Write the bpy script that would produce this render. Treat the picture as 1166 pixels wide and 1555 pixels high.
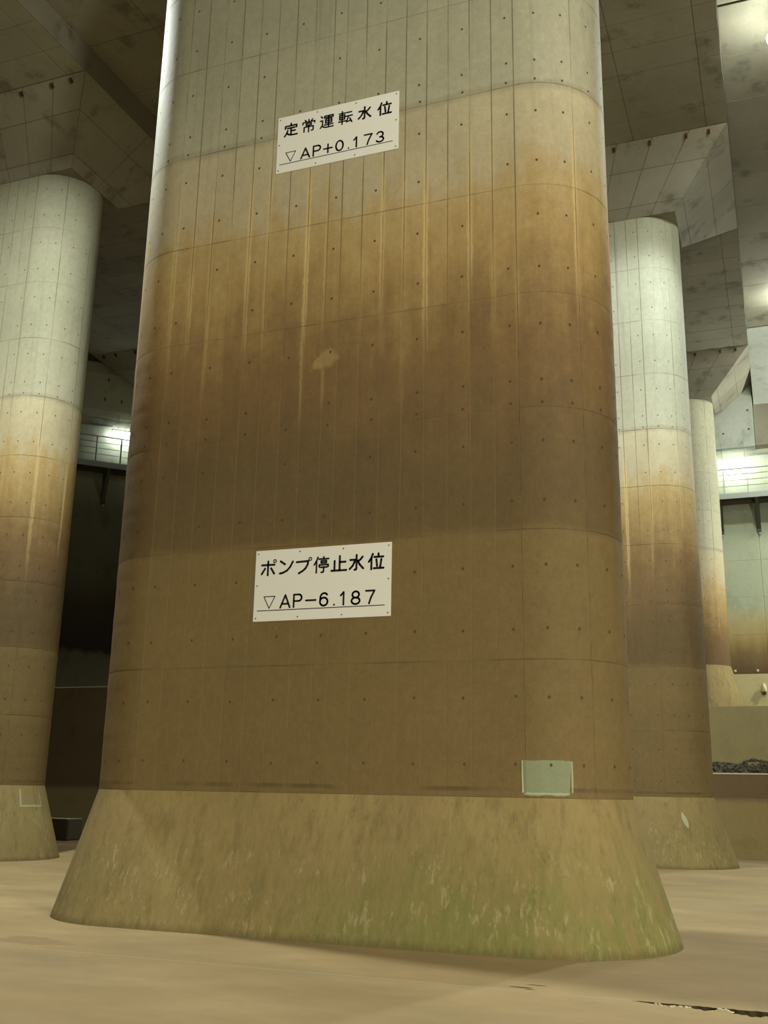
import bpy, bmesh, math, random
from mathutils import Vector, Matrix
random.seed(7)
for o in list(bpy.data.objects): bpy.data.objects.remove(o, do_unlink=True)
scene = bpy.context.scene
C = scene.collection
R = math.radians

# ------------------------------------------------------------------ camera
CAM = dict(f=1561.57, yaw=21.106, pitch=15.054, roll=1.051, loc=(5.1738, -12.3494, 1.6209))
cam_data = bpy.data.cameras.new('camera')
cam = bpy.data.objects.new('camera', cam_data); C.objects.link(cam)
cam_data.sensor_fit = 'VERTICAL'; cam_data.sensor_height = 36.0; cam_data.sensor_width = 27.0
cam_data.lens = 36.0 * CAM['f'] / 1555.0
cam_data.clip_end = 500
y_, p_, r_ = R(CAM['yaw']), R(CAM['pitch']), R(CAM['roll'])
fwd = Vector((-math.sin(y_)*math.cos(p_), math.cos(y_)*math.cos(p_), math.sin(p_)))
rgt = Vector((math.cos(y_), math.sin(y_), 0)); up = rgt.cross(fwd)
cr = rgt*math.cos(r_) + up*math.sin(r_); cu = -rgt*math.sin(r_) + up*math.cos(r_)
m = Matrix((( cr.x, cu.x, -fwd.x), (cr.y, cu.y, -fwd.y), (cr.z, cu.z, -fwd.z)))
cam.matrix_world = Matrix.Translation(CAM['loc']) @ m.to_4x4()
scene.camera = cam

# ------------------------------------------------------------------ world, lights, exposure
vs_ = scene.view_settings
scene.display_settings.display_device = 'sRGB'
vs_.view_transform = 'Standard'; vs_.look = 'None'; vs_.gamma = 1; vs_.use_curve_mapping = False
vs_.exposure = -0.08
w = bpy.data.worlds.new('hall_ambient'); scene.world = w; w.use_nodes = True
w.node_tree.nodes['Background'].inputs[0].default_value = (0.93, 0.95, 0.78, 1)
w.node_tree.nodes['Background'].inputs[1].default_value = 0.19

def area(name, loc, target, size, power, col):
    d = bpy.data.lights.new(name, 'AREA'); d.shape = 'DISK'; d.size = size; d.energy = power; d.color = col
    o = bpy.data.objects.new(name, d); C.objects.link(o); o.location = loc
    o.rotation_euler = (Vector(target) - Vector(loc)).to_track_quat('-Z', 'Y').to_euler()
    return o
WARM = (1.0, 0.985, 0.84)
COOL = (0.93, 1.0, 0.97)
area('floodlight', (19, -19, 5.5), (1.5, 0, 4.5), 2.5, 5000, WARM)                  # hall floods behind the camera
area('floodlight', (-5, -26, 8), (-5, 3, 4), 2.5, 480, WARM)
def spot(name, loc, target, radius, power, col, cone):
    d = bpy.data.lights.new(name, 'SPOT'); d.shadow_soft_size = radius; d.energy = power; d.color = col; d.spot_size = R(cone); d.spot_blend = .7
    o = bpy.data.objects.new(name, d); C.objects.link(o); o.location = loc
    o.rotation_euler = (Vector(target) - Vector(loc)).to_track_quat('-Z', 'Y').to_euler()
    return o
area('downlight', (-7.8, 0.5, 16.6), (-7.9, 1.0, 0), 0.5, 2700, COOL)             # reflector lamps between the ceiling beams
area('downlight', (6.2, 8.6, 17.45), (5.8, 9.0, 0), 0.4, 1000, (0.88, 1.0, 1.03))
spot('downlight', (6.2, 8.6, 17.35), (1.4, 13.2, 11.2), 0.2, 4200, (0.84, 0.98, 1.1), 60)
area('downlight', (6.4, 22.9, 17.7), (6.0, 23.2, 0), 0.4, 700, (0.94, 1.0, 0.97))
area('floodlight', (12.5, 28.3, 14.5), (3.0, 28.0, 12.0), 0.8, 1700, (0.95, 1.0, 0.95))  # unseen lamp added to brighten the distant pillar's right end
area('downlight', (6.6, -4.6, 17.4), (4.8, -3.2, 5), 0.6, 680, (1.0, 0.99, 0.92))
LAMP = (6.12, 8.6, 17.8)                                            # ceiling lamp at the right edge of the photo

# ------------------------------------------------------------------ helpers
def link(o, parent=None):
    C.objects.link(o)
    if parent: o.parent = parent
    return o
def mesh(name, V, F, mat=None, parent=None, uv=None, smooth=False):
    me = bpy.data.meshes.new(name); me.from_pydata([tuple(v) for v in V], [], F); me.update()
    if uv:
        l = me.uv_layers.new(name='UVMap')
        for lo in me.loops: l.data[lo.index].uv = uv[lo.vertex_index]
    if smooth: me.polygons.foreach_set('use_smooth', [True]*len(me.polygons))
    if mat: me.materials.append(mat)
    return link(bpy.data.objects.new(name, me), parent)
def empty(name, loc=(0,0,0), rz=0):
    o = bpy.data.objects.new(name, None); C.objects.link(o); o.location = loc; o.rotation_euler = (0,0,rz); o.empty_display_size = .3
    return o
def tag(o, label, cat, group=None):
    o['label'] = label; o['category'] = cat
    if group: o['group'] = group
    return o
def struct(o, label=None, cat=None):
    o['kind'] = 'structure'
    if label: o['label'] = label
    if cat: o['category'] = cat
    return o
class MB:
    def __init__(s): s.V=[]; s.F=[]
    def box(s, a, b):
        n=len(s.V); x0,y0,z0=a; x1,y1,z1=b
        s.V += [(x0,y0,z0),(x1,y0,z0),(x1,y1,z0),(x0,y1,z0),(x0,y0,z1),(x1,y0,z1),(x1,y1,z1),(x0,y1,z1)]
        s.F += [(n,n+3,n+2,n+1),(n+4,n+5,n+6,n+7),(n,n+1,n+5,n+4),(n+1,n+2,n+6,n+5),(n+2,n+3,n+7,n+6),(n+3,n,n+4,n+7)]
        return s
    def prism(s, poly, axis_fn, t0, t1):
        """poly: list of 2D pts, axis_fn(p2d,t)->3D"""
        n=len(s.V); k=len(poly)
        s.V += [axis_fn(q,t0) for q in poly] + [axis_fn(q,t1) for q in poly]
        s.F += [tuple(n+i for i in reversed(range(k))), tuple(n+k+i for i in range(k))]
        for i in range(k):
            j=(i+1)%k; s.F.append((n+i,n+j,n+k+j,n+k+i))
        return s
    def tube(s, a, b, r, k=8):
        a=Vector(a); b=Vector(b); d=(b-a).normalized()
        e=d.cross(Vector((0,0,1)) if abs(d.z)<.9 else Vector((1,0,0))).normalized(); f=d.cross(e); n=len(s.V)
        for c in (a,b):
            for i in range(k):
                t=2*math.pi*i/k; s.V.append(tuple(c+(e*math.cos(t)+f*math.sin(t))*r))
        for i in range(k):
            j=(i+1)%k; s.F.append((n+i,n+j,n+k+j,n+k+i))
        s.F += [tuple(n+i for i in reversed(range(k))), tuple(n+k+i for i in range(k))]
        return s
    def bar(s, a, b, wx, wy):
        a=Vector(a); b=Vector(b); d=(b-a).normalized()
        e=d.cross(Vector((0,0,1)) if abs(d.z)<.9 else Vector((0,1,0))).normalized(); f=d.cross(e); n=len(s.V)
        for c in (a,b):
            for i,j in ((-1,-1),(1,-1),(1,1),(-1,1)): s.V.append(tuple(c+e*wx/2*i+f*wy/2*j))
        s.F += [(n,n+3,n+2,n+1),(n+4,n+5,n+6,n+7),(n,n+1,n+5,n+4),(n+1,n+2,n+6,n+5),(n+2,n+3,n+7,n+6),(n+3,n,n+4,n+7)]
        return s
    def build(s, name, mat, parent=None, smooth=False):
        return mesh(name, s.V, s.F, mat, parent, smooth=smooth)

# ------------------------------------------------------------------ materials
def lin(h):
    h=h.lstrip('#'); out=[]
    for i in (0,2,4):
        c=int(h[i:i+2],16)/255; out.append(c/12.92 if c<=.04045 else ((c+.055)/1.055)**2.4)
    return (*out,1)
class NT:
    def __init__(s, name, rough=.85):
        s.mat=bpy.data.materials.new(name); s.mat.use_nodes=True; s.t=s.mat.node_tree
        s.b=s.t.nodes['Principled BSDF']; s.b.inputs['Roughness'].default_value=rough
        s.b.inputs['Specular IOR Level'].default_value=.25
        s.pos=s.n('ShaderNodeNewGeometry').outputs['Position']
        sx=s.n('ShaderNodeSeparateXYZ'); s.l(s.pos,sx.inputs[0]); s.x,s.y,s.z=sx.outputs
    def n(s,t): return s.t.nodes.new(t)
    def l(s,a,b): s.t.links.new(a,b)
    def put(s,sock,v):
        if isinstance(v,(int,float)): sock.default_value=v
        elif isinstance(v,tuple): sock.default_value=v
        else: s.l(v,sock)
    def m(s,op,a,b=0.0,c=0.0,clamp=False):
        k=s.n('ShaderNodeMath'); k.operation=op; k.use_clamp=clamp
        for i,v in enumerate((a,b,c)): s.put(k.inputs[i],v)
        return k.outputs[0]
    def vec(s,sx=1,sy=1,sz=1,off=(0,0,0),src=None):
        k=s.n('ShaderNodeMapping'); s.l(src or s.pos,k.inputs[0]); k.inputs['Scale'].default_value=(sx,sy,sz); k.inputs['Location'].default_value=off
        return k.outputs[0]
    def noise(s,v,scale=1,detail=3,rough=.55):
        k=s.n('ShaderNodeTexNoise'); s.l(v,k.inputs['Vector']); k.inputs['Scale'].default_value=scale
        k.inputs['Detail'].default_value=detail; k.inputs['Roughness'].default_value=rough
        return k.outputs[0]
    def step(s,x,a,b,lo=0.0,hi=1.0):
        k=s.n('ShaderNodeMapRange'); k.interpolation_type='SMOOTHSTEP'
        s.put(k.inputs[0],x); s.put(k.inputs[1],a); s.put(k.inputs[2],b); k.inputs[3].default_value=lo; k.inputs[4].default_value=hi
        return k.outputs[0]
    def ramp(s,x,stops,lo,hi):
        k=s.n('ShaderNodeValToRGB'); f=s.m('MULTIPLY',s.m('SUBTRACT',x,lo),1/(hi-lo),clamp=True); s.l(f,k.inputs[0])
        el=k.color_ramp.elements
        while len(el)<len(stops): el.new(.5)
        for e,(p,c) in zip(el,stops): e.position=(p-lo)/(hi-lo); e.color=lin(c)
        return k.outputs[0]
    def mix(s,f,a,b,mode='MIX'):
        k=s.n('ShaderNodeMix'); k.data_type='RGBA'; k.blend_type=mode
        s.put(k.inputs[0],f); s.put(k.inputs[6],a); s.put(k.inputs[7],b)
        return k.outputs[2]
    def gain(s,col,f):
        k=s.n('ShaderNodeMix'); k.data_type='RGBA'; k.blend_type='MULTIPLY'; k.inputs[0].default_value=1
        s.l(col,k.inputs[6]); cc=s.n('ShaderNodeCombineXYZ')
        for i in range(3): s.put(cc.inputs[i],f)
        s.l(cc.outputs[0],k.inputs[7]); return k.outputs[2]
    def done(s,col,height=None,strength=.3,dist=.01):
        s.put(s.b.inputs['Base Color'],col)
        if height is not None:
            k=s.n('ShaderNodeBump'); k.inputs['Strength'].default_value=strength; k.inputs['Distance'].default_value=dist
            s.l(height,k.inputs['Height']); s.l(k.outputs[0],s.b.inputs['Normal'])
        return s.mat

def mat_shaft():
    t=NT('stained_pillar_concrete',.78)
    uvn=t.n('ShaderNodeUVMap'); uvn.uv_map='UVMap'; su=t.n('ShaderNodeSeparateXYZ'); t.l(uvn.outputs[0],su.inputs[0]); du,dv=su.outputs[0],su.outputs[1]
    streak=t.noise(t.vec(5,5,.22),1,4,.6); big=t.noise(t.vec(.5,.5,.4),1,3); fine=t.noise(t.vec(9,9,7),1,5,.65); med=t.noise(t.vec(1.6,1.6,1.1,(3,1,7)),1,4,.6)
    zz=t.m('ADD',t.z,t.m('MULTIPLY',t.m('SUBTRACT',streak,.5),1.5))
    zz=t.m('ADD',zz,t.m('ADD',t.m('MULTIPLY',t.m('SUBTRACT',med,.5),1.1),t.m('MULTIPLY',t.m('SUBTRACT',t.noise(t.vec(4.5,4.5,3.2,(6,6,6)),1,6,.7),.5),1.3)))
    low=t.ramp(zz,[(1.4,'6a5835'),(4.0,'64532f'),(5.0,'5d4c2f'),(5.6,'5e4d2f'),(6.2,'665132'),(7.0,'705835'),(7.7,'80683f'),(8.4,'937a4b'),(9.0,'9c8658'),(9.5,'a09372'),(10.4,'a09676')],1,11)
    hi_=t.ramp(zz,[(10.2,'9a957b'),(11.2,'928e74'),(12.6,'85826a'),(17,'87846c')],9,18)
    # clear-cut pour joint at 10.55 m between the tan and the grey concrete
    zl=t.m('ADD',t.z,t.m('MULTIPLY',t.m('SUBTRACT',t.noise(t.vec(1.3,1.3,.5),1,4,.65),.5),.22))
    col=t.mix(t.step(zl,10.5,10.64),low,hi_)
    band=t.m('MULTIPLY',t.step(zl,10.44,10.54),t.step(zl,10.66,10.58))
    col=t.mix(t.m('MULTIPLY',band,.4),col,lin('75705a'))
    # lower limit of the darkest mud at the second pour joint
    col=t.mix(t.m('MULTIPLY',t.step(t.m('ADD',t.z,t.m('MULTIPLY',t.m('SUBTRACT',med,.5),.25)),4.66,4.48),.5),col,lin('7a6740'))
    # pale run-off beside the vertical joints
    ed=t.m('ADD',du,t.m('MULTIPLY',t.m('SUBTRACT',fine,.5),.09))
    runz=t.m('MULTIPLY',t.step(t.m('ADD',t.z,t.m('MULTIPLY',t.m('SUBTRACT',streak,.5),6.0)),6.6,8.4),t.step(t.z,10.3,9.4))
    run=t.m('MULTIPLY',t.step(ed,.05,.012),t.m('MULTIPLY',runz,t.step(t.noise(t.vec(2.2,2.2,.12,(9,2,0)),1,2),.42,.62)))
    col=t.mix(t.m('MULTIPLY',run,.7),col,lin('bfa670'))
    # blotch with run-off where something was once fixed at mid height
    bx=t.m('ADD',t.m('ADD',t.x,.08),t.m('MULTIPLY',t.m('SUBTRACT',fine,.5),.35)); bz=t.m('ADD',t.m('SUBTRACT',t.z,7.0),t.m('MULTIPLY',t.m('SUBTRACT',med,.5),.6))
    bd=t.m('SQRT',t.m('ADD',t.m('POWER',t.m('MULTIPLY',bx,4.2),2.0),t.m('POWER',t.m('MULTIPLY',bz,5.5),2.0)))
    rn=t.m('MULTIPLY',t.m('MULTIPLY',t.step(t.m('ABSOLUTE',t.m('ADD',t.x,.10)),.035,.012),t.step(t.z,6.2,6.7)),t.step(t.z,7.05,6.95))
    bl=t.m('MULTIPLY',t.m('MAXIMUM',t.step(bd,1.0,.55),t.m('MULTIPLY',rn,.7)),t.step(t.y,3.0,2.9))
    col=t.mix(t.m('MULTIPLY',bl,.4),col,lin('a48d5a'))
    # dark dirt in joints
    jm=t.m('MULTIPLY',t.step(du,.011,.003),t.m('MULTIPLY',t.step(t.z,6.2,9.8,.03,.7),t.step(t.noise(t.vec(3,3,.5,(1,5,2)),1,3),.34,.56)))
    hm=t.m('MULTIPLY',t.step(dv,.012,.003),t.step(t.noise(t.vec(1.2,1.2,.4,(4,0,2)),1,3),.46,.62,.02,.5))
    col=t.mix(t.m('MAXIMUM',jm,hm),col,lin('3f3823'))
    # grey-green run marks in the upper zone, mud line above the plinth
    drip=t.m('MULTIPLY',t.step(t.noise(t.vec(7,7,.18,(2,8,1)),1,3),.56,.72),t.step(t.z,9,11))
    col=t.mix(t.m('MULTIPLY',drip,.28),col,lin('5f6150'))
    ml=t.m('MULTIPLY',t.m('MULTIPLY',t.step(t.z,1.60,1.63),t.step(t.z,1.67,1.65)),t.step(t.noise(t.vec(1.1,1.1,1),1,3),.4,.6))
    col=t.mix(t.m('MULTIPLY',ml,.45),col,lin('3c2f1c'))
    info=t.n('ShaderNodeObjectInfo').outputs['Random']
    g=t.m('ADD',t.m('MULTIPLY',t.m('SUBTRACT',big,.5),.35),t.m('ADD',t.m('MULTIPLY',t.m('SUBTRACT',fine,.5),.38),t.m('MULTIPLY',t.m('SUBTRACT',med,.5),.25)))
    g=t.m('ADD',t.m('ADD',g,1.0),t.m('MULTIPLY',t.m('SUBTRACT',info,.5),.05))
    grain=t.noise(t.vec(55,55,45),1,4,.75); spk=t.noise(t.vec(22,22,16,(3,3,3)),1,5,.7)
    g=t.m('ADD',g,t.m('ADD',t.m('MULTIPLY',t.m('SUBTRACT',grain,.5),.35),t.m('MULTIPLY',t.m('SUBTRACT',spk,.5),.35)))
    col=t.gain(col,g)
    return t.done(col,t.m('ADD',fine,t.m('MULTIPLY',streak,.6)),.22,.012)

def mat_plinth():
    t=NT('muddy_plinth_concrete',.85)
    st=t.noise(t.vec(6,6,.8),1,5,.65); big=t.noise(t.vec(.7,.7,.7,(2,3,0)),1,4); fine=t.noise(t.vec(14,14,6),1,4,.7); med=t.noise(t.vec(3,3,1.0,(7,7,1)),1,4,.6)
    col=t.ramp(big,[(.3,'85744a'),(.5,'8e7b4e'),(.7,'968656')],.2,.8)
    col=t.mix(t.m('MULTIPLY',t.step(st,.47,.66),.55),col,lin('75653f'))
    zn=t.m('ADD',t.z,t.m('MULTIPLY',t.m('SUBTRACT',med,.5),1.3))
    zl=t.step(zn,1.3,.3)
    gx=t.step(t.m('ADD',t.x,t.m('MULTIPLY',t.m('SUBTRACT',big,.5),3.0)),-.9,1.3,.22,1.0)
    gx=t.m('MULTIPLY',gx,t.step(t.y,5.0,3.0,.3,1.0))
    col=t.mix(t.m('MULTIPLY',t.m('MULTIPLY',zl,gx),t.step(st,.3,.62,.25,.75)),col,lin('77783f'))
    lowz=t.step(t.z,1.15,.75)
    s1=t.m('MULTIPLY',t.step(t.noise(t.vec(16,16,2.4,(1,4,9)),1,5,.7),.53,.64),t.step(t.noise(t.vec(1.7,1.7,2.4,(5,5,5)),1,3),.42,.58))
    col=t.mix(t.m('MULTIPLY',t.m('MULTIPLY',s1,lowz),.42),col,lin('b3a67c'))
    s2=t.m('MULTIPLY',t.step(t.noise(t.vec(19,19,2.6,(3,7,2)),1,5,.7),.56,.66),t.step(t.noise(t.vec(1.3,1.3,1.6,(2,1,8)),1,3),.42,.6))
    col=t.mix(t.m('MULTIPLY',s2,.4),col,lin('574a30'))
    col=t.mix(t.m('MULTIPLY',t.step(t.m('ADD',t.z,t.m('MULTIPLY',fine,.10)),.16,.05),.5),col,lin('54492a'))
    col=t.gain(col,t.m('ADD',.80,t.m('MULTIPLY',fine,.40)))
    return t.done(col,t.m('ADD',fine,st),.4,.015)

def mat_concrete(name, stops, lo, hi, stretch=(2,2,.6), amp=.8, dirt='3d3725', dirtf=.25, mott=.3):
    t=NT(name,.85)
    st=t.noise(t.vec(*stretch),1,4,.6); big=t.noise(t.vec(.6,.6,.6,(4,1,3)),1,3); fine=t.noise(t.vec(8,8,8),1,4,.65)
    zz=t.m('ADD',t.z,t.m('MULTIPLY',t.m('SUBTRACT',st,.5),amp))
    col=t.ramp(zz,stops,lo,hi)
    col=t.mix(t.m('MULTIPLY',t.step(t.noise(t.vec(1.2,1.2,.8,(8,8,2)),1,4,.65),.52,.72),dirtf),col,lin(dirt))
    info=t.n('ShaderNodeObjectInfo').outputs['Random']
    g=t.m('ADD',t.m('ADD',1.0,t.m('MULTIPLY',t.m('SUBTRACT',big,.5),mott)),t.m('ADD',t.m('MULTIPLY',t.m('SUBTRACT',fine,.5),.2),t.m('MULTIPLY',t.m('SUBTRACT',info,.5),.08)))
    grain=t.noise(t.vec(30,30,30),1,5,.75)
    g=t.m('ADD',g,t.m('MULTIPLY',t.m('SUBTRACT',grain,.5),.35))
    return t.done(t.gain(col,g),fine,.25,.01)

def mat_floor():
    t=NT('dusty_floor_concrete',.62)
    big=t.noise(t.vec(.45,.8,1),1,4,.6); med=t.noise(t.vec(2.2,4,1,(3,0,0)),1,4,.6); fine=t.noise(t.vec(30,30,30),1,4,.7)
    col=t.ramp(big,[(.3,'917d56'),(.5,'9f885e'),(.7,'aa9469')],.2,.8)
    col=t.mix(t.m('MULTIPLY',t.step(med,.5,.75),.3),col,lin('8b7a54'))
    # damp patch by the plinth's far corner
    dx=t.m('SUBTRACT',t.x,-2.5); dy=t.m('SUBTRACT',t.y,-2.75)
    d=t.m('SQRT',t.m('ADD',t.m('POWER',t.m('MULTIPLY',dx,1.2),2.0),t.m('POWER',t.m('MULTIPLY',dy,2.6),2.0)))
    d=t.m('ADD',d,t.m('MULTIPLY',t.m('SUBTRACT',t.noise(t.vec(1.5,3,1,(0,9,0)),1,4),.5),1.6))
    col=t.mix(t.step(d,.62,.5,0,.35),col,lin('6d5f40'))
    wet=t.step(t.noise(t.vec(.35,.9,1,(6,2,0)),1,3),.5,.68)
    col=t.mix(t.m('MULTIPLY',wet,.22),col,lin('8b8466'))
    col=t.gain(col,t.m('ADD',.9,t.m('MULTIPLY',fine,.2)))
    t.put(t.b.inputs['Roughness'],t.m('SUBTRACT',.72,t.m('MULTIPLY',wet,.2)))
    return t.done(col,t.m('ADD',fine,t.m('MULTIPLY',med,2.0)),.15,.01)

def mat_plain(name, col, rough=.6, metal=0, var=.12, scale=12):
    t=NT(name,rough); t.b.inputs['Metallic'].default_value=metal
    f=t.noise(t.vec(scale,scale,scale),1,3)
    k=t.n('ShaderNodeRGB'); k.outputs[0].default_value=lin(col)
    return t.done(t.gain(k.outputs[0],t.m('ADD',1-var/2,t.m('MULTIPLY',f,var))))
def mat_emit(name, col, strength):
    m_=bpy.data.materials.new(name); m_.use_nodes=True; b=m_.node_tree.nodes['Principled BSDF']
    b.inputs['Base Color'].default_value=(.9,.9,.9,1); b.inputs['Emission Color'].default_value=(*col,1); b.inputs['Emission Strength'].default_value=strength
    return m_

M=dict(
 shaft=mat_shaft(), plinth=mat_plinth(), floor=mat_floor(),
 core=mat_plain('joint_shadow_concrete','7a6a48',.9),  # brown concrete of the core behind the shaft panels
 ceil=mat_concrete('formed_ceiling_concrete',[(10,'7a7664'),(20,'7a7664')],9,21,(1.2,1.2,1.2),.5,'45442f',.6,.6),
 joint=mat_plain('ceiling_joint_concrete','423e2d',.95),
 rear=mat_concrete('rear_wall_concrete',[(4.5,'8a7a50'),(6.3,'5c4a30'),(7.0,'75603c'),(7.7,'9c8a5a'),(8.4,'a39a70'),(8.9,'9aa084'),(13,'9a9f86'),(18,'a3a592')],4,19,(2.5,2.5,.4),.7,'6c7058',.3,.25),
 mud=mat_concrete('mud_blackened_concrete',[(4.5,'6a5f44'),(6.3,'59503a'),(6.5,'2c231a'),(8.0,'3a3022'),(9.5,'55503a'),(12,'5f5d49'),(13.6,'8d907c'),(18,'a3a592')],4,19,(2.5,2.5,.3),.5,'2f2c22',.4,.3),  # mud band, with shade below the walkway painted in and a lit tone above
 grey=mat_concrete('grey_beam_concrete',[(10,'a2a698'),(20,'a2a698')],9,21,(1.5,1.5,.5),.5,'6b6f66',.35,.25),
 step=mat_concrete('step_wall_concrete',[(0,'8a7a4c'),(1.4,'8a774a'),(1.55,'6e5a3c'),(4,'6e5c3e'),(5,'6c5b3e')],-1,6,(2,2,.5),.1,'4d4028',.3,.25),
 pale=mat_concrete('pale_step_concrete',[(2,'9d9163'),(6.4,'a1966c')],1,7,(3,3,.3),.5,'7f7a58',.35,.3),
 deckedge=mat_plain('worn_edge_concrete','c8bd97',.8),  # pale concrete, also standing in for light along top edges
 mudblock=mat_plain('dark_block_concrete','4d4431',.9,var=.3),  # one even dark tone for the kerb blocks
 patch=mat_concrete('grey_repair_mortar',[(1,'858a6a'),(3,'858a6a')],0,4,(6,6,6),.1,'6a7052',.5,.4),
 patchrim=mat_plain('pale_mortar_rim','a3a582',.85,var=.4,scale=30),
 hole=mat_concrete('dark_tie_hole',[(1,'5a4a2c'),(5,'4a3b24'),(9,'4a3f2a'),(12,'45402e')],0,18,(1,1,1),.1,'2a2418',.3,.2),
 rust=mat_plain('rusted_steel','4a2316',.9,var=.5,scale=40),
 plate=mat_plain('white_sign_enamel','d6d3c6',.45,var=.05,scale=5),
 ink=mat_plain('black_sign_paint','15130e',.5),
 screw=mat_plain('weathered_screw_steel','5d5040',.5,.6),
 steel=mat_plain('galvanised_steel','8c8f86',.5,.5,.3,20),
 darksteel=mat_plain('dark_bracket_steel','4b4a40',.6,.3,.3,20),
 tube=mat_emit('lit_fluorescent_tube',(.90,1.0,.98),180),
 bulb=mat_emit('lit_lamp_globe',(.93,1.0,.95),350),
 enamel=mat_plain('white_lamp_enamel','c9cbc4',.5),
 gravel=mat_plain('grey_gravel','57503f',.95,var=.8,scale=14),
 grout=mat_plain('pale_floor_grout','bcae86',.9,var=.4,scale=20),
 subsoil=mat_plain('dark_spalled_concrete','41371f',.95,var=.8,scale=35),
 chip=mat_plain('pale_broken_concrete','c2b796',.9,var=.4,scale=30),
)

# ------------------------------------------------------------------ pillar geometry
L, RAD, HP, FL, TOP = 2.5, 1.0, 1.55, 0.47, 16.55
LIFT=1.5
def stadium(r, n=24, flat=8):
    P=[]
    for i in range(n+1):
        t=-math.pi/2+math.pi*i/n; P.append((L+r*math.cos(t), r*math.sin(t)))
    for i in range(1,flat): P.append((L-2*L*i/flat, r))
    for i in range(n+1):
        t=math.pi/2+math.pi*i/n; P.append((-L+r*math.cos(t), r*math.sin(t)))
    for i in range(1,flat): P.append((-L+2*L*i/flat, -r))
    return P
def loft(rings, cap=True):
    V=[];F=[];k=len(rings[0])
    for r in rings: V+=r
    for j in range(len(rings)-1):
        for i in range(k):
            a=i;b=(i+1)%k; F.append((j*k+a,j*k+b,(j+1)*k+b,(j+1)*k+a))
    if cap: F.append(tuple(reversed(range(k)))); F.append(tuple((len(rings)-1)*k+i for i in range(k)))
    return V,F
GAP=.001; PROUD=.003
def board_mesh(w_):
    xs=[GAP,GAP+.004,w_/2,w_-GAP-.004,w_-GAP]; zs=[GAP,GAP+.004,LIFT/2,LIFT-GAP-.004,LIFT-GAP]
    V=[];F=[];uv=[]
    for z in zs:
        for x in xs:
            edge = x in(xs[0],xs[-1]) or z in (zs[0],zs[-1])
            V.append((x, (0 if edge else -PROUD)+ (PROUD*.2 if edge else 0), z)); uv.append((min(x,w_-x)-GAP, min(z,LIFT-z)-GAP))
    for j in range(4):
        for i in range(4):
            a=j*5+i; F.append((a,a+1,a+6,a+5))
    me=bpy.data.meshes.new('shaft_panel'); me.from_pydata(V,[],F); l=me.uv_layers.new(name='UVMap')
    for lo in me.loops: l.data[lo.index].uv=uv[lo.vertex_index]
    me.materials.append(M['shaft']); return me
def arc_mesh(ripple):
    # 45 degree curved panel, angle 0..45 from the -Y tangent, centred on the arc's axis
    A=math.pi/4; g=GAP/RAD
    angs=[g,g+.004]+[A*i/10 for i in range(1,10)]+[A-g-.004,A-g]
    zs=[GAP,GAP+.004]+([.05*k for k in range(1,30)] if ripple else [LIFT/2])+[LIFT-GAP-.004,LIFT-GAP]
    V=[];F=[];uv=[];k=len(angs)
    for zi,z in enumerate(zs):
        for ai,a in enumerate(angs):
            edge = ai in(0,k-1) or zi in(0,len(zs)-1)
            r=RAD-(PROUD if edge else 0)*.8
            if ripple and not edge:
                fr=((z+.0001)%.3)/.3
                r+= .0045*(1-(2*fr-1)**2)**.6*(.55+.45*math.sin(z*9+2))
            V.append((r*math.sin(a), -r*math.cos(a), z)); uv.append((min(a,A-a)*RAD-GAP, min(z,LIFT-z)-GAP))
    for j in range(len(zs)-1):
        for i in range(k-1):
            q=j*k+i; F.append((q,q+1,q+k+1,q+k))
    me=bpy.data.meshes.new('shaft_panel'); me.from_pydata(V,[],F); l=me.uv_layers.new(name='UVMap')
    for lo in me.loops: l.data[lo.index].uv=uv[lo.vertex_index]
    me.polygons.foreach_set('use_smooth',[not ripple]*len(me.polygons))
    me.polygons.foreach_set('use_smooth',[True]*len(me.polygons))
    for e in me.edges:                       # keep every horizontal row crisp, smooth only round the curve
        a_,b_=e.vertices
        if (a_//k==b_//k and (not ripple or a_//k in (0,1,len(zs)-2,len(zs)-1))) or {a_%k,b_%k}&{0,1,k-2,k-1} and a_%k==b_%k: e.use_edge_sharp=True
    me.materials.append(M['shaft']); return me
ME_BOARD=board_mesh(.3); ME_MID=board_mesh(.2); ME_ARC=arc_mesh(False); ME_RIP=arc_mesh(True)

plinth_V,plinth_F=loft([[(x,y,z) for x,y in stadium(r,28)] for r,z in ((RAD+FL,0),(RAD+FL*.5,HP/2),(RAD+.004,HP))])
ME_PLINTH=bpy.data.meshes.new('plinth'); ME_PLINTH.from_pydata(plinth_V,[],plinth_F); ME_PLINTH.materials.append(M['plinth'])
core_V,core_F=loft([[(x,y,z) for x,y in stadium(RAD-PROUD,28)] for z in (HP,TOP)])

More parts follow.
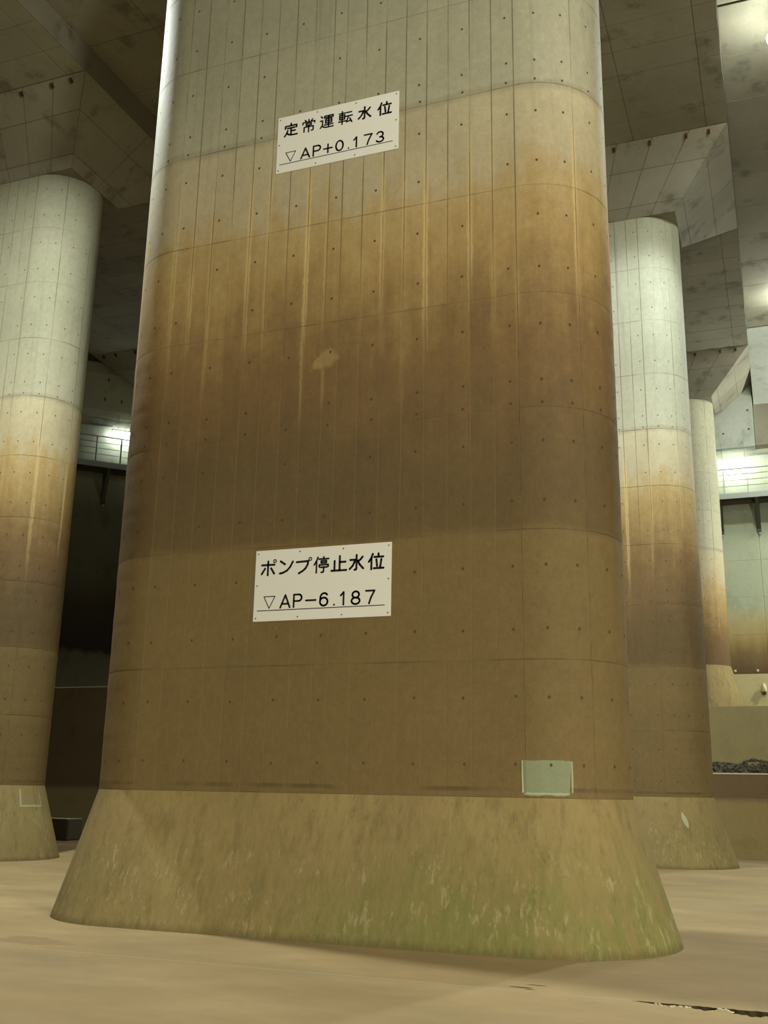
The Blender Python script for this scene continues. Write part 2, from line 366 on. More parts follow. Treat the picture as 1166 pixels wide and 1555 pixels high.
def core_mesh(z0,z1):
    V,F=loft([[(x,y,z) for x,y in stadium(RAD-PROUD,28)] for z in (z0,z1)])
    me=bpy.data.meshes.new('shaft_core'); me.from_pydata(V,[],F); me.materials.append(M['core']); return me
def quad_panels(q, us, vs, gap, mat, parent, name='formwork_panel', lift=.004):
    """q: bottom-left, bottom-right, top-right, top-left (seen from the visible side); one thin panel per cell."""
    q=[Vector(a) for a in q]
    nrm=(q[1]-q[0]).cross(q[3]-q[0]).normalized()
    wl=((q[1]-q[0]).length+(q[2]-q[3]).length)/2; hl=((q[3]-q[0]).length+(q[2]-q[1]).length)/2
    def P(u,v): return (q[0]*(1-u)+q[1]*u)*(1-v)+(q[3]*(1-u)+q[2]*u)*v
    gu,gv=gap/wl,gap/hl
    for i in range(len(us)-1):
        for j in range(len(vs)-1):
            u0,u1,v0,v1=us[i]+gu,us[i+1]-gu,vs[j]+gv,vs[j+1]-gv
            dz=lift*(1+random.uniform(-.4,.4))
            a=[P(u0,v0),P(u1,v0),P(u1,v1),P(u0,v1)]
            b=[P(u0+gu*.5,v0+gv*.5)+nrm*dz,P(u1-gu*.5,v0+gv*.5)+nrm*dz,P(u1-gu*.5,v1-gv*.5)+nrm*dz,P(u0+gu*.5,v1-gv*.5)+nrm*dz]
            mesh(name,a+b,[(4,5,6,7),(0,1,5,4),(1,2,6,5),(2,3,7,6),(3,0,4,7)],mat,parent)
ZB, ZS = 17.8, 18.5          # beam soffit, slab soffit
CX, CY = 5.0, 2.65           # half size of the flared head at the soffit
def capital(parent, faces):
    b=[(-3.5,-1,TOP),(3.5,-1,TOP),(3.5,1,TOP),(-3.5,1,TOP)]; t=[(-CX,-CY,ZB),(CX,-CY,ZB),(CX,CY,ZB),(-CX,CY,ZB)]
    c=mesh('capital',b+t,[(3,2,1,0),(4,5,6,7),(0,1,5,4),(1,2,6,5),(2,3,7,6),(3,0,4,7)],M['ceil'],parent)
    c.data.materials.append(M['joint'])
    for i_,f_ in ((2,'f'),(3,'r'),(5,'l')):
        if f_ in faces: c.data.polygons[i_].material_index=1
    us=[0]+[i/11 for i in range(1,11)]+[1]
    if 'f' in faces: quad_panels((b[0],b[1],t[1],t[0]),us,[0,.16,.62,1],.006,M['ceil'],c)
    if 'r' in faces: quad_panels((b[1],b[2],t[2],t[1]),[0,.5,1],[0,.16,.62,1],.006,M['ceil'],c)
    if 'l' in faces: quad_panels((b[3],b[0],t[0],t[3]),[0,.5,1],[0,.16,.62,1],.006,M['ceil'],c)
    # stubs of rusted form ties left in the front slope
    for sx in (-4.55,-4.0,-3.1,-2.2,2.2,3.1,4.0,4.55):
        f=.94; y=-1-(CY-1)*f; z=TOP+(ZB-TOP)*f
        MB().bar((sx,y-.0,z),(sx,y-.045,z-.06),.05,.11).build('tie_stub',M['rust'],c)
    return c
def tie_holes(parent, z0, nl, xs, arcs):
    V=[];F=[]
    def disc(c,nx,ny,r=.0165):
        n=len(V); tx,ty=-ny,nx; k=8
        for i in range(k):
            a=2*math.pi*i/k; V.append((c[0]+tx*r*math.cos(a)+nx*.0008,c[1]+ty*r*math.cos(a)+ny*.0008,c[2]+r*1.15*math.sin(a)))
        F.append(tuple(range(n,n+k)))
    for k in range(nl):
        for dz in (.35,1.08)+((.06,) if k in(3,6) else ()):
            z=z0+k*LIFT+dz
            for x in xs:
                if random.random()<.93: disc((x+random.uniform(-.01,.01),-RAD-.0005,z+random.uniform(-.012,.012)),0,-1)
            for side,an in arcs:
                a=R(an); nx,ny=side*math.sin(a),-math.cos(a)
                rr=RAD+(.0055 if k<4 and z0<2 else 0); disc((side*L+nx*rr,ny*rr,z),nx,ny)
    o=mesh('tie_holes',V,F,M['hole'],parent); o['kind']='stuff'; return o

XS=[-L]+[-.1-.3*k for k in range(7,-1,-1)]+[.1+.3*k for k in range(0,9)]   # board joints over the flat face
def pillar(loc, label, boards, ends, faces, zbase=0.0):
    """boards: index range of the front boards to panel; ends: sides (+1/-1) whose rounded end is panelled"""
    root=empty('pillar',loc); tag(root,label,'pillar','pillars of the underground tank')
    p=bpy.data.objects.new('plinth',ME_PLINTH); link(p,root); p.location.z=zbase
    z0=HP+zbase
    link(bpy.data.objects.new('shaft_core',core_mesh(z0,TOP)),root)
    kl=0; z=TOP
    first=0 if zbase==0 else math.ceil(round(zbase/LIFT,3))
    for k in range(first,10):
        zk=HP+k*LIFT
        for i in boards:
            wdt=XS[i+1]-XS[i]
            o=bpy.data.objects.new('shaft_panel',ME_MID if abs(wdt-.2)<.01 else ME_BOARD); link(o,root); o.location=(XS[i],-RAD+PROUD,zk)
        for s in ends:
            for q in range(4):
                o=bpy.data.objects.new('shaft_panel',ME_RIP if (k<4 and zbase==0) else ME_ARC); link(o,root)
                if s>0: o.location=(L,0,zk); o.rotation_euler=(0,0,q*math.pi/4)
                else: o.location=(-L,0,zk); o.rotation_euler=(0,0,-(q+1)*math.pi/4)
    if first and HP+first*LIFT>z0+.01:      # odd-height first lift above a raised plinth
        V,F=loft([[(x,y,zq) for x,y in stadium(RAD-.001,28)] for zq in (z0,HP+first*LIFT-.004)])
        mesh('shaft_foot',V,F,M['shaft'],root,uv=[(.2,.2)]*len(V))
    capital(root,faces)
    xs=[.6*k for k in range(-4,5) if any(XS[i]<=.6*k+.05 and XS[i+1]>=.6*k-.05 for i in boards)]
    arcs=[(s,a) for s in ends for a in (16,37,62,85)]
    tie_holes(root,HP+first*LIFT,10-first,xs,arcs)
    return root
NB=len(XS)-1
main=pillar((0,0,0),'huge foreground concrete pillar with rounded ends carrying two white signs',range(NB),(1,-1),'frl')
pl_l=pillar((-14,7,0),'concrete pillar cut off by the left edge of the picture',range(NB//2,NB),(1,),'fr')
pl_r=pillar((0,14,0),'concrete pillar standing behind the right side of the signed pillar',range(NB//2,NB),(1,),'fr')
pl_f=pillar((0,28,0),'distant narrow concrete pillar on the raised deck near the fluorescent lamp',range(NB-4,NB),(1,),'fr',4.65)
pl_h=pillar((-14,21,0),'distant pillar head with sloping underside above the left walkway',range(0,2),(-1,),'fl',4.84)

# repair patch on the foreground pillar, wrapped round the start of its rounded end
def peri(s, r):
    if s<=0: return (L+s,-r)
    a=s/RAD; return (L+r*math.sin(a),-r*math.cos(a))
def peri_slab(s0,s1,z0,z1,r,name,mat,parent,wob=.012,n=10):
    V=[];F=[]
    for j,z in enumerate((z0,z0+.01,(z0+z1)/2,z1-.01,z1)):
        for i in range(n+1):
            s=s0+(s1-s0)*i/n; e=j in(0,4) or i in(0,n)
            x,y=peri(s+(random.uniform(-wob,wob) if e else 0),r-(.012 if e else 0)); V.append((x,y,z+(random.uniform(-wob,wob) if e else 0)))
    for j in range(4):
        for i in range(n):
            q=j*(n+1)+i; F.append((q,q+1,q+n+2,q+n+1))
    return mesh(name,V,F,mat,parent)
pt=peri_slab(-.05,.52,1.575,1.955,RAD+.006,'repair_patch',M['patch'],main); pt['label']='square grey mortar repair patch'
peri_slab(-.05,-.02,1.60,1.95,RAD+.010,'patch_rim',M['patchrim'],pt,.006,3)
peri_slab(-.03,.49,1.575,1.615,RAD+.010,'patch_rim',M['patchrim'],pt,.006,12)
peri_slab(.49,.52,1.60,1.94,RAD+.009,'patch_rim',M['patchrim'],pt,.006,3)

def plinth_piece(parent, a0, a1, z0, z1, name, mat, off=.004, n=6, taper=0, lean=0):
    V=[];F=[]
    for j in range(n+1):
        z=z0+(z1-z0)*j/n; r=RAD+FL*(1-z/HP)+off; w=1-taper*abs(2*j/n-1)**2; am=(a0+a1)/2+lean*(j/n-.5)
        for i in range(n+1):
            t=R(am+(a1-a0)*w*(i/n-.5)); V.append((L+r*math.cos(t),r*math.sin(t),z))
    for j in range(n):
        for i in range(n): q=j*(n+1)+i; F.append((q,q+1,q+n+2,q+n+1))
    return mesh(name,V,F,mat,parent)
plinth_piece(pl_r,-72.5,-67,.88,1.22,'pale_scar',M['patchrim'],taper=.85,lean=-5)
for a0,a1,z0,z1 in ((-24,-22,1.12,1.47),(-24,7,1.10,1.14),(5.5,7,1.12,1.47)): plinth_piece(pl_l,a0,a1,z0,z1,'patch_rim',M['patchrim'])
# ------------------------------------------------------------------ signs
def circ(cx,cy,rx,ry,n=20,a0=0,a1=360): return [(cx+rx*math.cos(R(a0+(a1-a0)*i/n)),cy+ry*math.sin(R(a0+(a1-a0)*i/n))) for i in range(n+1)]
G={
'water':[[(50,96),(50,14),(47,8),(38,7)],[(10,68),(40,68),(36,52),(26,32),(7,13)],[(88,84),(75,68),(60,58)],[(57,62),(70,38),(93,13)]],
'rank':[[(30,96),(22,74),(6,50)],[(22,70),(22,4)],[(66,97),(66,80)],[(40,77),(96,77)],[(53,62),(58,22)],[(84,62),(77,14)],[(38,9),(98,9)]],
'halt':[[(28,97),(20,76),(5,52)],[(20,70),(20,3)],[(66,98),(66,88)],[(36,86),(98,86)],[(50,74),(84,74),(84,62),(50,62),(50,74)],[(38,38),(38,50),(96,50),(96,38)],[(46,35),(88,35)],[(67,35),(67,9),(63,4),(52,4)]],
'stop':[[(55,96),(55,10)],[(55,60),(92,60)],[(22,68),(22,10)],[(3,9),(98,9)]],
'po':[[(6,70),(90,70)],[(47,92),(47,6)],[(27,48),(6,14)],[(68,48),(90,14)],circ(92,92,9,9)],
'n':[[(10,88),(40,68)],[(8,12),(30,16),(55,28),(76,50),(92,82)]],
'pu':[[(4,76),(80,79),(77,58),(63,34),(43,18),(20,6)],circ(93,91,9,9)],
'fix':[[(50,99),(50,86)],[(8,64),(8,82),(92,82),(92,64)],[(24,64),(78,64)],[(51,64),(51,12)],[(51,40),(82,40)],[(26,46),(19,26),(4,4)],[(20,28),(34,14),(54,8),(97,7)]],
'usual':[[(50,99),(50,84)],[(22,97),(31,86)],[(78,97),(69,86)],[(6,66),(6,80),(94,80),(94,66)],[(31,68),(69,68),(69,54),(31,54),(31,68)],[(16,6),(16,42),(84,42),(84,14),(80,9),(71,9)],[(50,54),(50,0)]],
'run':[[(8,96),(19,84)],[(3,62),(19,62),(19,28),(4,6)],[(16,20),(30,9),(50,5),(98,5)],[(33,80),(33,95),(96,95),(96,80)],[(42,82),(87,82)],[(42,70),(87,70),(87,39),(42,39),(42,70)],[(42,55),(87,55)],[(33,25),(97,25)],[(64,93),(64,13)]],
'turn':[[(4,84),(48,84)],[(8,70),(44,70),(44,38),(8,38),(8,70)],[(8,54),(44,54)],[(1,22),(51,22)],[(26,99),(26,1)],[(58,84),(93,84)],[(53,56),(99,56)],[(73,56),(66,34),(57,12),(88,17)],[(82,36),(97,5)]],
'A':[[(2,0),(50,100),(98,0)],[(17,30),(83,30)]],
'P':[[(8,0),(8,100),(62,100)]+circ(62,74,33,26,12,90,-90)+[(8,48)]],
'+':[[(50,90),(50,6)],[(2,48),(98,48)]],
'-':[[(2,48),(98,48)]],
'0':[circ(50,50,45,50,28)],
'1':[[(18,74),(62,100),(62,0)]],
'7':[[(3,100),(96,100),(58,46),(38,0)]],
'3':[circ(48,74,38,26,14,160,-90)[0:]+circ(48,25,44,25,16,90,-160)],
'6':[[(86,86)]+circ(54,62,44,38,14,52,180)+[(8,34)]+circ(50,32,43,32,22,180,-180)],
'8':[circ(50,75,37,25,24),circ(50,26,45,26,24)],
'.':[[(50,3),(50,3.5)]],
'tri':[[(0,100),(100,100),(50,0),(0,100)]],
}
def glyph(name, strokes, cx, cz, wd, ht, th0, mat, parent, y=-.0022):
    V=[];F=[]
    def disc(x,z):
        n=len(V)
        for i in range(12): V.append((x+th/2*math.cos(math.pi*i/6),y,z+th/2*math.sin(math.pi*i/6)))
        F.append(tuple(range(n,n+12)))
    for st in strokes:
        th=th0*(.5 if name=='character' and len(st)==21 else 1)
        P=[(cx+(a/100-.5)*wd,cz+(b/100-.5)*ht) for a,b in st]
        for q in P: disc(*q)
        for (x0,z0),(x1,z1) in zip(P,P[1:]):
            d=math.hypot(x1-x0,z1-z0)
            if d<1e-6: continue
            nx,nz=-(z1-z0)/d*th/2,(x1-x0)/d*th/2; n=len(V)
            V.extend([(x0-nx,y,z0-nz),(x1-nx,y,z1-nz),(x1+nx,y,z1+nz),(x0+nx,y,z0+nz)]); F.append((n,n+1,n+2,n+3))
    me_o=mesh(name,V,F,mat,parent)
    return me_o
SW,SH=1.84,.905
def sign(zbot, label, row1, row2):
    root=empty('water_level_sign',(-.015,-RAD-.004,zbot)); tag(root,label,'sign','white water level signs on the pillar')
    V=[(-SW/2,0,0),(SW/2,0,0),(SW/2,0,SH),(-SW/2,0,SH)]; V=[(x,-.002,z) for x,_,z in V]+[(x,.004,z) for x,_,z in V]
    mesh('plate',V,[(0,1,2,3),(7,6,5,4),(0,4,5,1),(1,5,6,2),(2,6,7,3),(3,7,4,0)],M['plate'],root)
    for g,u in row1: glyph('character',G[g],(u-.5)*SW,SH*(1-.255),.207,.205,.0225 if g in('halt','run','usual','turn') else .0275,M['ink'],root,-.0035)
    for g,u in row2:
        wd={'tri':.155,'A':.136,'P':.122,'+':.13,'-':.135,'.':.1}.get(g,.118)
        if g=='1': wd=.085
        glyph('character' if g!='tri' else 'level_mark',G[g],(u-.5)*SW,SH*(1-(.735 if g!='tri' else .74)),wd,.155 if g!='tri' else .15,.0245 if g!='tri' else .0115,M['ink'],root,-.0035)
    glyph('underline',[[(0,50),(100,50)]],(.492-.5)*SW,SH*(1-.852),.925*SW,.01,.0105,M['ink'],root,-.0035)
    for u in (.02,.335,.655,.98):
        for v in (.045,.955): MB().tube(((u-.5)*SW,-.001,SH*(1-v)),((u-.5)*SW,-.007,SH*(1-v)),.0085,8).build('screw',M['screw'],root)
    for u in (.02,.98): MB().tube(((u-.5)*SW,-.001,SH*.5),((u-.5)*SW,-.007,SH*.5),.0085,8).build('screw',M['screw'],root)
    return root
sign(9.965,'upper white sign reading AP+0.173 near the top of the pillar',
  [('fix',.113),('usual',.264),('run',.415),('turn',.57),('water',.726),('rank',.885)],
  [('tri',.12),('A',.245),('P',.34),('+',.433),('0',.528),('.',.602),('1',.66),('7',.76),('3',.855)])
sign(3.605,'lower white sign reading AP-6.187 at mid height of the pillar',
  [('po',.10),('n',.236),('pu',.365),('halt',.495),('stop',.625),('water',.752),('rank',.89)],
  [('tri',.118),('A',.238),('P',.33),('-',.428),('6',.523),('.',.598),('1',.66),('8',.752),('7',.855)])

# ------------------------------------------------------------------ floor with a joint that has spalled on the right
JY=-3.16
XJ=[-60]+[3.80+.02*i for i in range(0,180)]+[40]
def spall(x):
    K=[(3.84,.004),(3.95,.025),(4.06,.07),(4.20,.06),(4.29,.06),(4.36,.12),(4.43,.14),(4.50,.08),(4.53,.015),(4.58,.04),(4.64,.15),(4.72,.21),(4.85,.2),(5.0,.16),(5.3,.1),(5.8,.18),(6.3,.02)]
    for (x0,a0),(x1,a1) in zip(K,K[1:]):
        if x0<=x<=x1: return a0+(a1-a0)*(x-x0)/(x1-x0)
    return .004
lo=[];hi=[]
for i,x in enumerate(XJ):
    a=spall(x)
    if a<=.0041: lo.append((x,JY-.004)); hi.append((x,JY+.004))
    else: lo.append((x,JY-a*(1+.12*math.sin(x*37)+.10*math.sin(x*91+1)))); hi.append((x,JY+.010+.008*math.sin(x*29)+.006*math.sin(x*71)))
def slab(name, poly):
    V=[(x,y,0) for x,y in poly]+[(x,y,-.06) for x,y in poly]; k=len(poly)
    F=[tuple(range(k))]+[(i,k+i,k+(i+1)%k,(i+1)%k) for i in range(k)]
    o=mesh(name,V,F,M['floor']); o.data.materials.append(M['subsoil'])
    for p in o.data.polygons[1:]: p.material_index=1
    return o
fl=slab('floor',[(-60,-45),(40,-45)]+list(reversed(lo))); struct(fl,'dusty tan concrete floor in front of the floor joint','floor')
fl2=slab('floor',hi+[(40,32),(-60,32)]); struct(fl2,'dusty tan concrete floor around the pillars','floor')
struct(mesh('floor_subbase',[(-60,-45,-.055),(40,-45,-.055),(40,32,-.055),(-60,32,-.055)],[(0,1,2,3)],M['subsoil']),'dark broken concrete inside the floor joint','floor')
mesh('joint_filler',[(-60,JY-.007,.0008),(3.86,JY-.007,.0008),(3.86,JY+.007,.0008),(-60,JY+.007,.0008)],[(0,1,2,3)],M['grout'],fl2)
def rock(c, r, seed, flat=.6):
    rnd=random.Random(seed); b=bmesh.new(); bmesh.ops.create_icosphere(b,subdivisions=1,radius=1)
    sx,sy,sz=(r*rnd.uniform(.7,1.3) for _ in range(3)); rot=rnd.uniform(0,6.28); V=[]
    for v in b.verts:
        q=v.co*rnd.uniform(.8,1.15); x,y=q.x*sx,q.y*sy
        V.append((c[0]+x*math.cos(rot)-y*math.sin(rot),c[1]+x*math.sin(rot)+y*math.cos(rot),c[2]+q.z*sz*flat))
    F=[tuple(v.index for v in f.verts) for f in b.faces]; b.free(); return V,F
V=[];F=[]
for i in range(70):
    x=random.choice([random.uniform(4.0,4.3),random.uniform(4.52,4.64),random.uniform(4.52,4.64),random.uniform(4.3,6.2)]); c=(x,JY-spall(x)*random.uniform(.7,1.25)-random.uniform(0,.05),.002)
    if random.random()<.35: c=(x,JY-spall(x)*random.uniform(.2,.8),-.045)
    v,f=rock(c,random.uniform(.005,.02),i,.45); n=len(V); V+=v; F+=[tuple(n+k for k in q) for q in f]
ch=mesh('spalled_chips',V,F,M['chip'],fl); ch['kind']='stuff'
for (x,y,sx,sy) in ((2.90,-3.0,.10,.022),(3.0,-2.84,.09,.012),(2.99,-3.06,.05,.010)):   # shallow scars
    P=[(x+sx*math.cos(2*math.pi*i/14)*random.uniform(.7,1.1),y+sy*math.sin(2*math.pi*i/14)*random.uniform(.6,1.2),.0015) for i in range(14)]
    mesh('floor_scar',P,[tuple(range(14))],M['subsoil'],fl2)

# ------------------------------------------------------------------ stepped rear of the tank
def wall_profile(name, poly, x0, x1, mat, label):
    """poly in (Y,Z), extruded along X"""
    o=MB().prism(poly,lambda q,t:(t,q[0],q[1]),x0,x1).build(name,mat); return struct(o,label,'wall')
YW=18.0
wall_profile('wall_step_right',[(YW-FL,0),(YW,HP),(YW,2.2),(26.2,2.2),(26.2,0)],-4.5,30,M['step'],'low brown step wall with sloping foot behind the right pillar')
mesh('step_edge',*[(lambda b:(b.V,b.F))(MB().box((-4.5,YW-.012,2.165),(30,YW+.10,2.2)))][0],M['deckedge'],bpy.data.objects['wall_step_right'])
wall_profile('wall_deck_right',[(26.5,0),(26.5,4.65),(31,4.65),(31,0)],-6,30,M['pale'],'pale wall of the upper deck under the distant pillar')
YL=17.5
wall_profile('wall_step_left',[(YL-FL,0),(YL,HP),(YL,4.84),(30.4,4.84),(30.4,0)],-45,-6,M['step'],'dark tall step wall with sloping foot behind the left pillar')
mesh('step_edge',*[(lambda b:(b.V,b.F))(MB().box((-45,YL-.015,4.81),(-6,YL+.12,4.842)))][0],M['deckedge'],bpy.data.objects['wall_step_left'])  # pale strip paints the light falling on the deck edge
# gravel lying on the ledge
V=[];F=[]
for i in range(1500):
    x=random.uniform(2.0,9.5); y=YW+.12+abs(random.gauss(0,.45)); h=2.2+min(.30,(y-YW-.1)*.9)*(.85+.15*math.sin(x*3.1)+.12*math.sin(x*7.7))
    r_=random.uniform(.018,.05); v,f=rock((x,y,h+r_*1.1),r_,1000+i,.8); n=len(V); V+=v; F+=[tuple(n+k for k in q) for q in f]
gv=mesh('gravel',V,F,M['gravel']); gv['kind']='stuff'; tag(gv,'dark gravel heaped along the ledge of the low step wall','gravel')
MB().prism([(YW+.12,2.202),(YW+.5,2.44),(YW+1.6,2.44),(YW+2.0,2.202)],lambda q,t:(t,q[0],q[1]),2.0,9.5).build('gravel_bed',M['gravel'],gv)

YR=30.5
wall_profile('wall_rear',[(YR-FL,4.65),(YR,4.65+HP),(YR,ZS),(YR+.6,ZS),(YR+.6,4.65)],-8.7,30,M['rear'],'stained concrete rear wall below the right walkway')
foot=mesh('wall_foot',[(-6,YR-FL-.004,4.65),(30,YR-FL-.004,4.65),(30,YR-.004,4.65+HP),(-6,YR-.004,4.65+HP),(-6,YR+.02,4.65+HP),(30,YR+.02,4.65+HP)],[(0,1,2,3),(3,2,5,4)],M['pale'],bpy.data.objects['wall_rear'])
# formed panels of the rear wall that show beside the distant pillar
for i in range(2):
    for j in range(5):
        x0,x1=(3.0,4.78) if i==0 else (4.8,6.6); z0=6.22+j*1.5
        quad_panels(((x0,YR,z0),(x1,YR,z0),(x1,YR,min(z0+1.5,13.2)),(x0,YR,min(z0+1.5,13.2))),[0,1],[0,1],.008,M['rear'],bpy.data.objects['wall_rear'],'wall_panel',.006)
scar=mesh('wall_scar',*(lambda vf:(vf))(rock((4.55,YR-.32,5.6),.12,5,1.6)),M['deckedge'],bpy.data.objects['wall_rear'])
MB().tube((4.56,YR-.42,5.42),(4.56,YR-.46,5.40),.07,10).build('drain_hole',M['hole'],bpy.data.objects['wall_rear'])
for x in (3.55,4.38): MB().tube((x,YR,6.33),(x,YR-.03,6.33),.05,8).build('plugged_hole',M['deckedge'],bpy.data.objects['wall_rear'])
# edge beams above the right walkway
bm1=MB().prism([(29.85,15.3),(29.35,17.75),(YR+.2,17.75),(YR+.2,15.3)],lambda q,t:(t,q[0],q[1]),-8,4.95).build('ceiling_beam',M['grey']); struct(bm1,'grey edge beam lit from below by the fluorescent lamp','beam')
bm2=MB().box((4.97,29.95,15.35),(30,YR+.2,17.2)).build('ceiling_beam',M['ceil'])
struct(MB().prism([(25.46,18.46),(29.95,17.1),(YR+.2,17.1),(YR+.2,ZS+.2),(25.46,ZS+.2)],lambda q,t:(t,q[0],q[1]),5.0,9.0).build('ceiling_haunch',M['grey']),'sloping grey ceiling strip at the right border above the edge beam','ceiling'); struct(bm2,'darker edge beam at the right picture border','beam')
for (x,z) in ((3.75,15.9),(4.75,16.0),(4.75,16.75),(4.0,17.3)): MB().tube((x,29.87-(z-15.3)*.204,z),(x,29.845-(z-15.3)*.204,z),.045,8).build('tie_hole',M['hole'],bm1)

# diagonal wall on the left with its beam
n2=Vector((1,-1,0)).normalized(); d2=Vector((1,1,0)).normalized(); O2=Vector((-19.6,19.6,0))
def dg(s,out,z): q=O2+d2*s+n2*out; return (q.x,q.y,z)
def dg_prism(name,poly,s0,s1,mat,parent=None): return MB().prism(poly,lambda q,t:dg(t,q[0],q[1]),s0,s1).build(name,mat,parent)
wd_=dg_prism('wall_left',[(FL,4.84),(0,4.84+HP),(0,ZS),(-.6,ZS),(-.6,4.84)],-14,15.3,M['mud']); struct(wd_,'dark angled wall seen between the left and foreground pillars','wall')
bm3=dg_prism('ceiling_beam',[(.25,15.72),(.42,15.95),(.85,17.3),(.85,17.74),(-.1,17.74),(-.1,15.72)],-14,3.0,M['grey']); struct(bm3,'pale edge beam above the left walkway','beam')
for s_,z in ((-.7,16.35),(.25,16.35),(-.75,17.1),(.3,17.1),(.9,16.35)):
    MB().bar(dg(s_,.425+(z-.06-15.95)*.3185,z-.06),dg(s_,.425+(z+.06-15.95)*.3185,z+.06),.05,.03).build('tie_hole',M['hole'],bm3)

# ------------------------------------------------------------------ walkways
def walkway(label, P, s0, s1, zdeck, posts, brackets, wide=1.05):
    """P(s,out,z): along the wall, out from the wall, height"""
    root=empty('walkway',P(s0,0,zdeck)); tag(root,label,'walkway'); inv=Vector(root.location)
    def lc(s,o,z): return tuple(Vector(P(s,o,z))-inv)
    def strip(name,o0,o1,z0,z1,mat): return MB().prism([(o0,z0),(o1,z0),(o1,z1),(o0,z1)],lambda q,t:lc(t,q[0],q[1]),s0,s1).build(name,mat,root)
    strip('deck',.02,wide,zdeck-.06,zdeck,M['darksteel']); strip('edge_channel',wide,wide+.05,zdeck-.16,zdeck+.06,M['steel'])
    strip('beam_channel',.35,.45,zdeck-.2,zdeck-.06,M['darksteel'])
    for zz,r in ((1.08,.024),(.84,.014),(.60,.014),(.36,.014)):
        MB().tube(lc(s0,wide,zdeck+zz),lc(s1,wide,zdeck+zz),r,8).build('rail',M['steel'],root)
    for s_ in posts: MB().bar(lc(s_,wide,zdeck-.1),lc(s_,wide,zdeck+1.08),.05,.03).build('post',M['steel'],root)
    for s_ in brackets:
        MB().bar(lc(s_,.06,zdeck-.06),lc(s_,.06,zdeck-1.35),.16,.08).build('bracket_leg',M['darksteel'],root)
        st=MB().bar(lc(s_,.08,zdeck-1.2),lc(s_,wide-.1,zdeck-.1),.13,.08).build('strut',M['darksteel'],root)
        MB().tube(lc(s_,.1,zdeck-1.38),lc(s_,.1,zdeck-1.46),.05,8).build('anchor_bolt',M['steel'],root)
    return root
PR=lambda s,o,z:(s,YR-o,z)
walkway('steel walkway with handrail along the rear wall at the right',PR,2.0,9.0,13.2,[2.75,3.65,4.55,5.45,6.35,7.25,8.15],[2.0+1.42,3.42+1.42,6.26,7.68])
PL=lambda s,o,z:dg(s,o,z)
walkway('steel walkway with handrail along the angled left wall',PL,-9.0,1.6,13.55,[-7.4+.93*k for k in range(10)],[-5.6,-3.4,-1.2,1.0-.4])

def fluorescent(label, P, s0, s1, z, out, ztop):
    root=empty('fluorescent_lamp',P((s0+s1)/2,out,z)); tag(root,label,'lamp','fluorescent lamps over the walkways'); inv=Vector(root.location)
    def lc(s,o,zz): return tuple(Vector(P(s,o,zz))-inv)
    h=MB().prism([(out-.06,z+.045),(out+.06,z+.045),(out+.04,z+.10),(out-.04,z+.10)],lambda q,t:lc(t,q[0],q[1]),s0,s1).build('housing',M['enamel'],root)
    MB().tube(lc(s0+.04,out,z),lc(s1-.04,out,z),.035,10).build('tube',M['tube'],root)
    for s_ in (s0,s1): MB().bar(lc(s_,out,z-.05),lc(s_,out,z+.1),.04,.06).build('lamp_holder',M['enamel'],root)
    for s_ in (s0+.2,s1-.2): MB().tube(lc(s_,out,z+.09),lc(s_,out,ztop),.012,8).build('hanger',M['steel'],root)
    return root
fluorescent('glowing fluorescent lamp on the rear wall beside the distant pillar',lambda s,o,z:(s,YR-o,z),3.44,4.70,14.71,.70,15.53)
fluorescent('glowing fluorescent lamp on the angled left wall half hidden by the pillar',lambda s,o,z:dg(s,o,z),.68,1.95,15.13,.35,15.86)
cd=MB(); cd.tube((1.0,YR-.05,15.12),(3.35,YR-.05,15.12),.03); cd.tube((4.7,YR-.05,15.12),(9,YR-.05,15.12),.03)
tag(cd.build('conduit',M['steel']),'thin grey conduit on the rear wall level with the lamp','conduit')
cd=MB(); cd.tube(dg(-9,.05,15.4),dg(.72,.05,15.4),.035)
tag(cd.build('conduit',M['steel']),'thin grey conduit on the angled left wall','conduit')

# concrete kerb blocks on the floor at the foot of the left step wall
for (x0,x1,y0,y1,h,lab) in ((-16.5,-14.45,13.5,14.2,.60,'low dark concrete block on the floor beside the left pillar foot'),(-14.55,-12.2,15.3,16.0,.62,'low dark concrete block mostly hidden behind the foreground pillar foot')):
    b=bmesh.new(); bmesh.ops.create_cube(b,size=1); bmesh.ops.scale(b,vec=(x1-x0,y1-y0,h),verts=b.verts); bmesh.ops.translate(b,vec=((x0+x1)/2,(y0+y1)/2,h/2),verts=b.verts)
    bmesh.ops.bevel(b,geom=b.edges[:],offset=.03,segments=2,affect='EDGES')
    me=bpy.data.meshes.new('kerb_block'); b.to_mesh(me); b.free(); me.materials.append(M['mudblock'])
    tag(link(bpy.data.objects.new('kerb_block',me)),lab,'block','concrete kerb blocks')
    cap=MB().box((x0+.03,y0-.004,h-.004),(x1-.03,y1,h+.012)).build('block_top',M['deckedge'],bpy.data.objects[me.name] if me.name in bpy.data.objects else None)

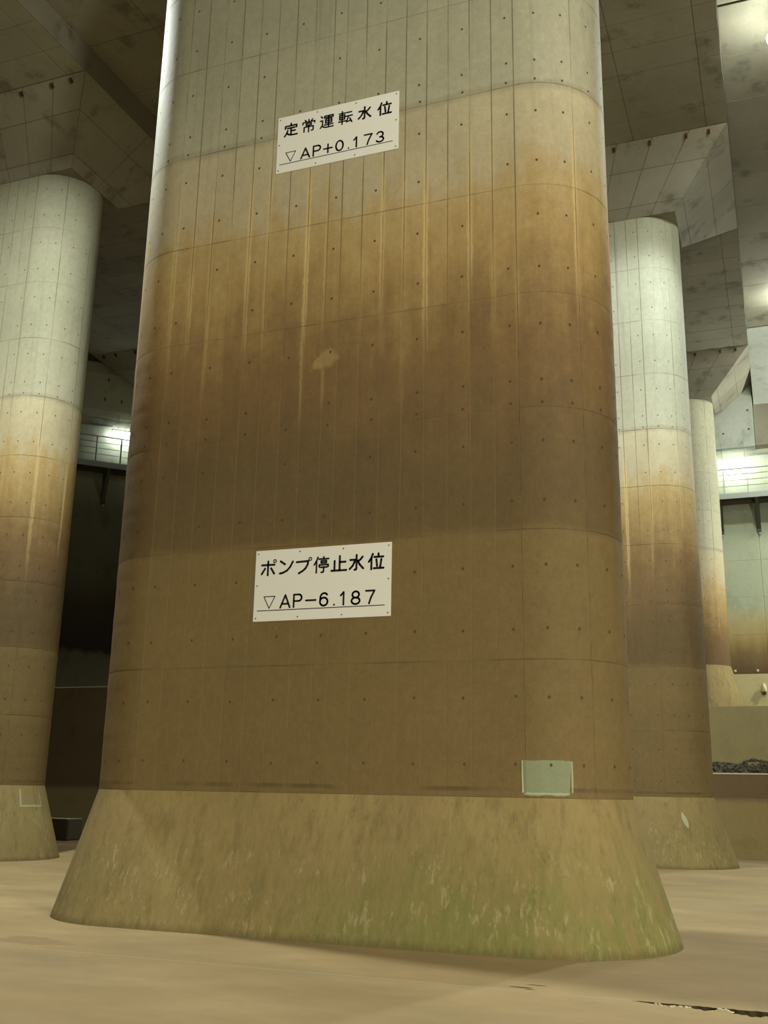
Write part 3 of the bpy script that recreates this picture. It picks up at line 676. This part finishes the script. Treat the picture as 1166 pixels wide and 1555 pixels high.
# ------------------------------------------------------------------ ceiling: slab strips between wide beams
slabs=[]
for i,(y0,y1) in enumerate(((-45,8.0),(8.06,25.4),(25.46,31.2))):
    slabs.append(struct(MB().box((-60,y0,ZS),(40,y1,ZS+.5)).build('ceiling',M['joint']),None,None))
    slabs[-1]['label']=('concrete ceiling slab over the front of the hall','concrete ceiling slab over the second row of pillars','concrete ceiling slab along the rear wall')[i]; slabs[-1]['category']='ceiling'
joints=MB()
for cx in (-14,0,14,-28):
    b=MB().box((cx-CX,-45,ZB),(cx+CX,30.0,ZS+.01)).build('ceiling_beam',M['ceil'])
    if cx in (0,-14): b.data.materials.append(M['joint']); b.data.polygons[0].material_index=1
    struct(b,{-14:'wide concrete ceiling beam above the left pillar',0:'wide concrete ceiling beam above the foreground pillar',14:'wide concrete ceiling beam right of the picture',-28:'wide concrete ceiling beam beyond the left pillar'}[cx],'beam')
    if cx in (0,-14):
        xs=[-4.995,-4.5,-2.7,-.9,.9,2.7,4.5,4.995]
        rows=[c_+CY+.01+(14-2*CY-.02)/10*k for c_ in ((-14,0,14) if cx==0 else (-7,7)) for k in range(10)]
        for a,bx in zip(xs,xs[1:]):
            for r0 in rows:
                r1=r0+(14-2*CY-.02)/10
                quad_panels(((cx+a,r1,ZB),(cx+bx,r1,ZB),(cx+bx,r0,ZB),(cx+a,r0,ZB)),[0,1],[0,1],.006,M['ceil'],b,'soffit_panel',.005)
for k,(y0,y1,s) in enumerate(((-1,8.0,slabs[0]),(8.06,25.4,slabs[1]),(25.46,30.0,slabs[2]))):
    n_=max(1,round((y1-y0)/1.8)); hs=[i/n_ for i in range(n_+1)]
    for x0 in (-9.0,5.0):
        quad_panels(((x0,y1,ZS),(x0+4,y1,ZS),(x0+4,y0,ZS),(x0,y0,ZS)),[0,.45,1],hs,.006,M['ceil'],s,'soffit_panel',.006)

# globe lamps under the ceiling strip along the right picture border
def globe_lamp(loc, label):
    lp=empty('ceiling_lamp',loc); tag(lp,label,'lamp','globe lamps under the ceiling')
    MB().tube((0,0,.16),(0,0,ZS-loc[2]),.03,10).build('stem',M['steel'],lp)
    V,F=loft([[(r*math.cos(2*math.pi*i/20),r*math.sin(2*math.pi*i/20),z) for i in range(20)] for r,z in ((.11,.12),(.10,.18),(.05,.22))])
    mesh('housing',V,F,M['enamel'],lp)
    b=bmesh.new(); bmesh.ops.create_icosphere(b,subdivisions=3,radius=.15); me=bpy.data.meshes.new('globe'); b.to_mesh(me); b.free(); me.materials.append(M['bulb']); link(bpy.data.objects.new('globe',me),lp)
globe_lamp(LAMP,'round white ceiling lamp glaring at the top right edge')
globe_lamp((6.4,22.9,18.0),'round ceiling lamp at the right border above the distant pillar')
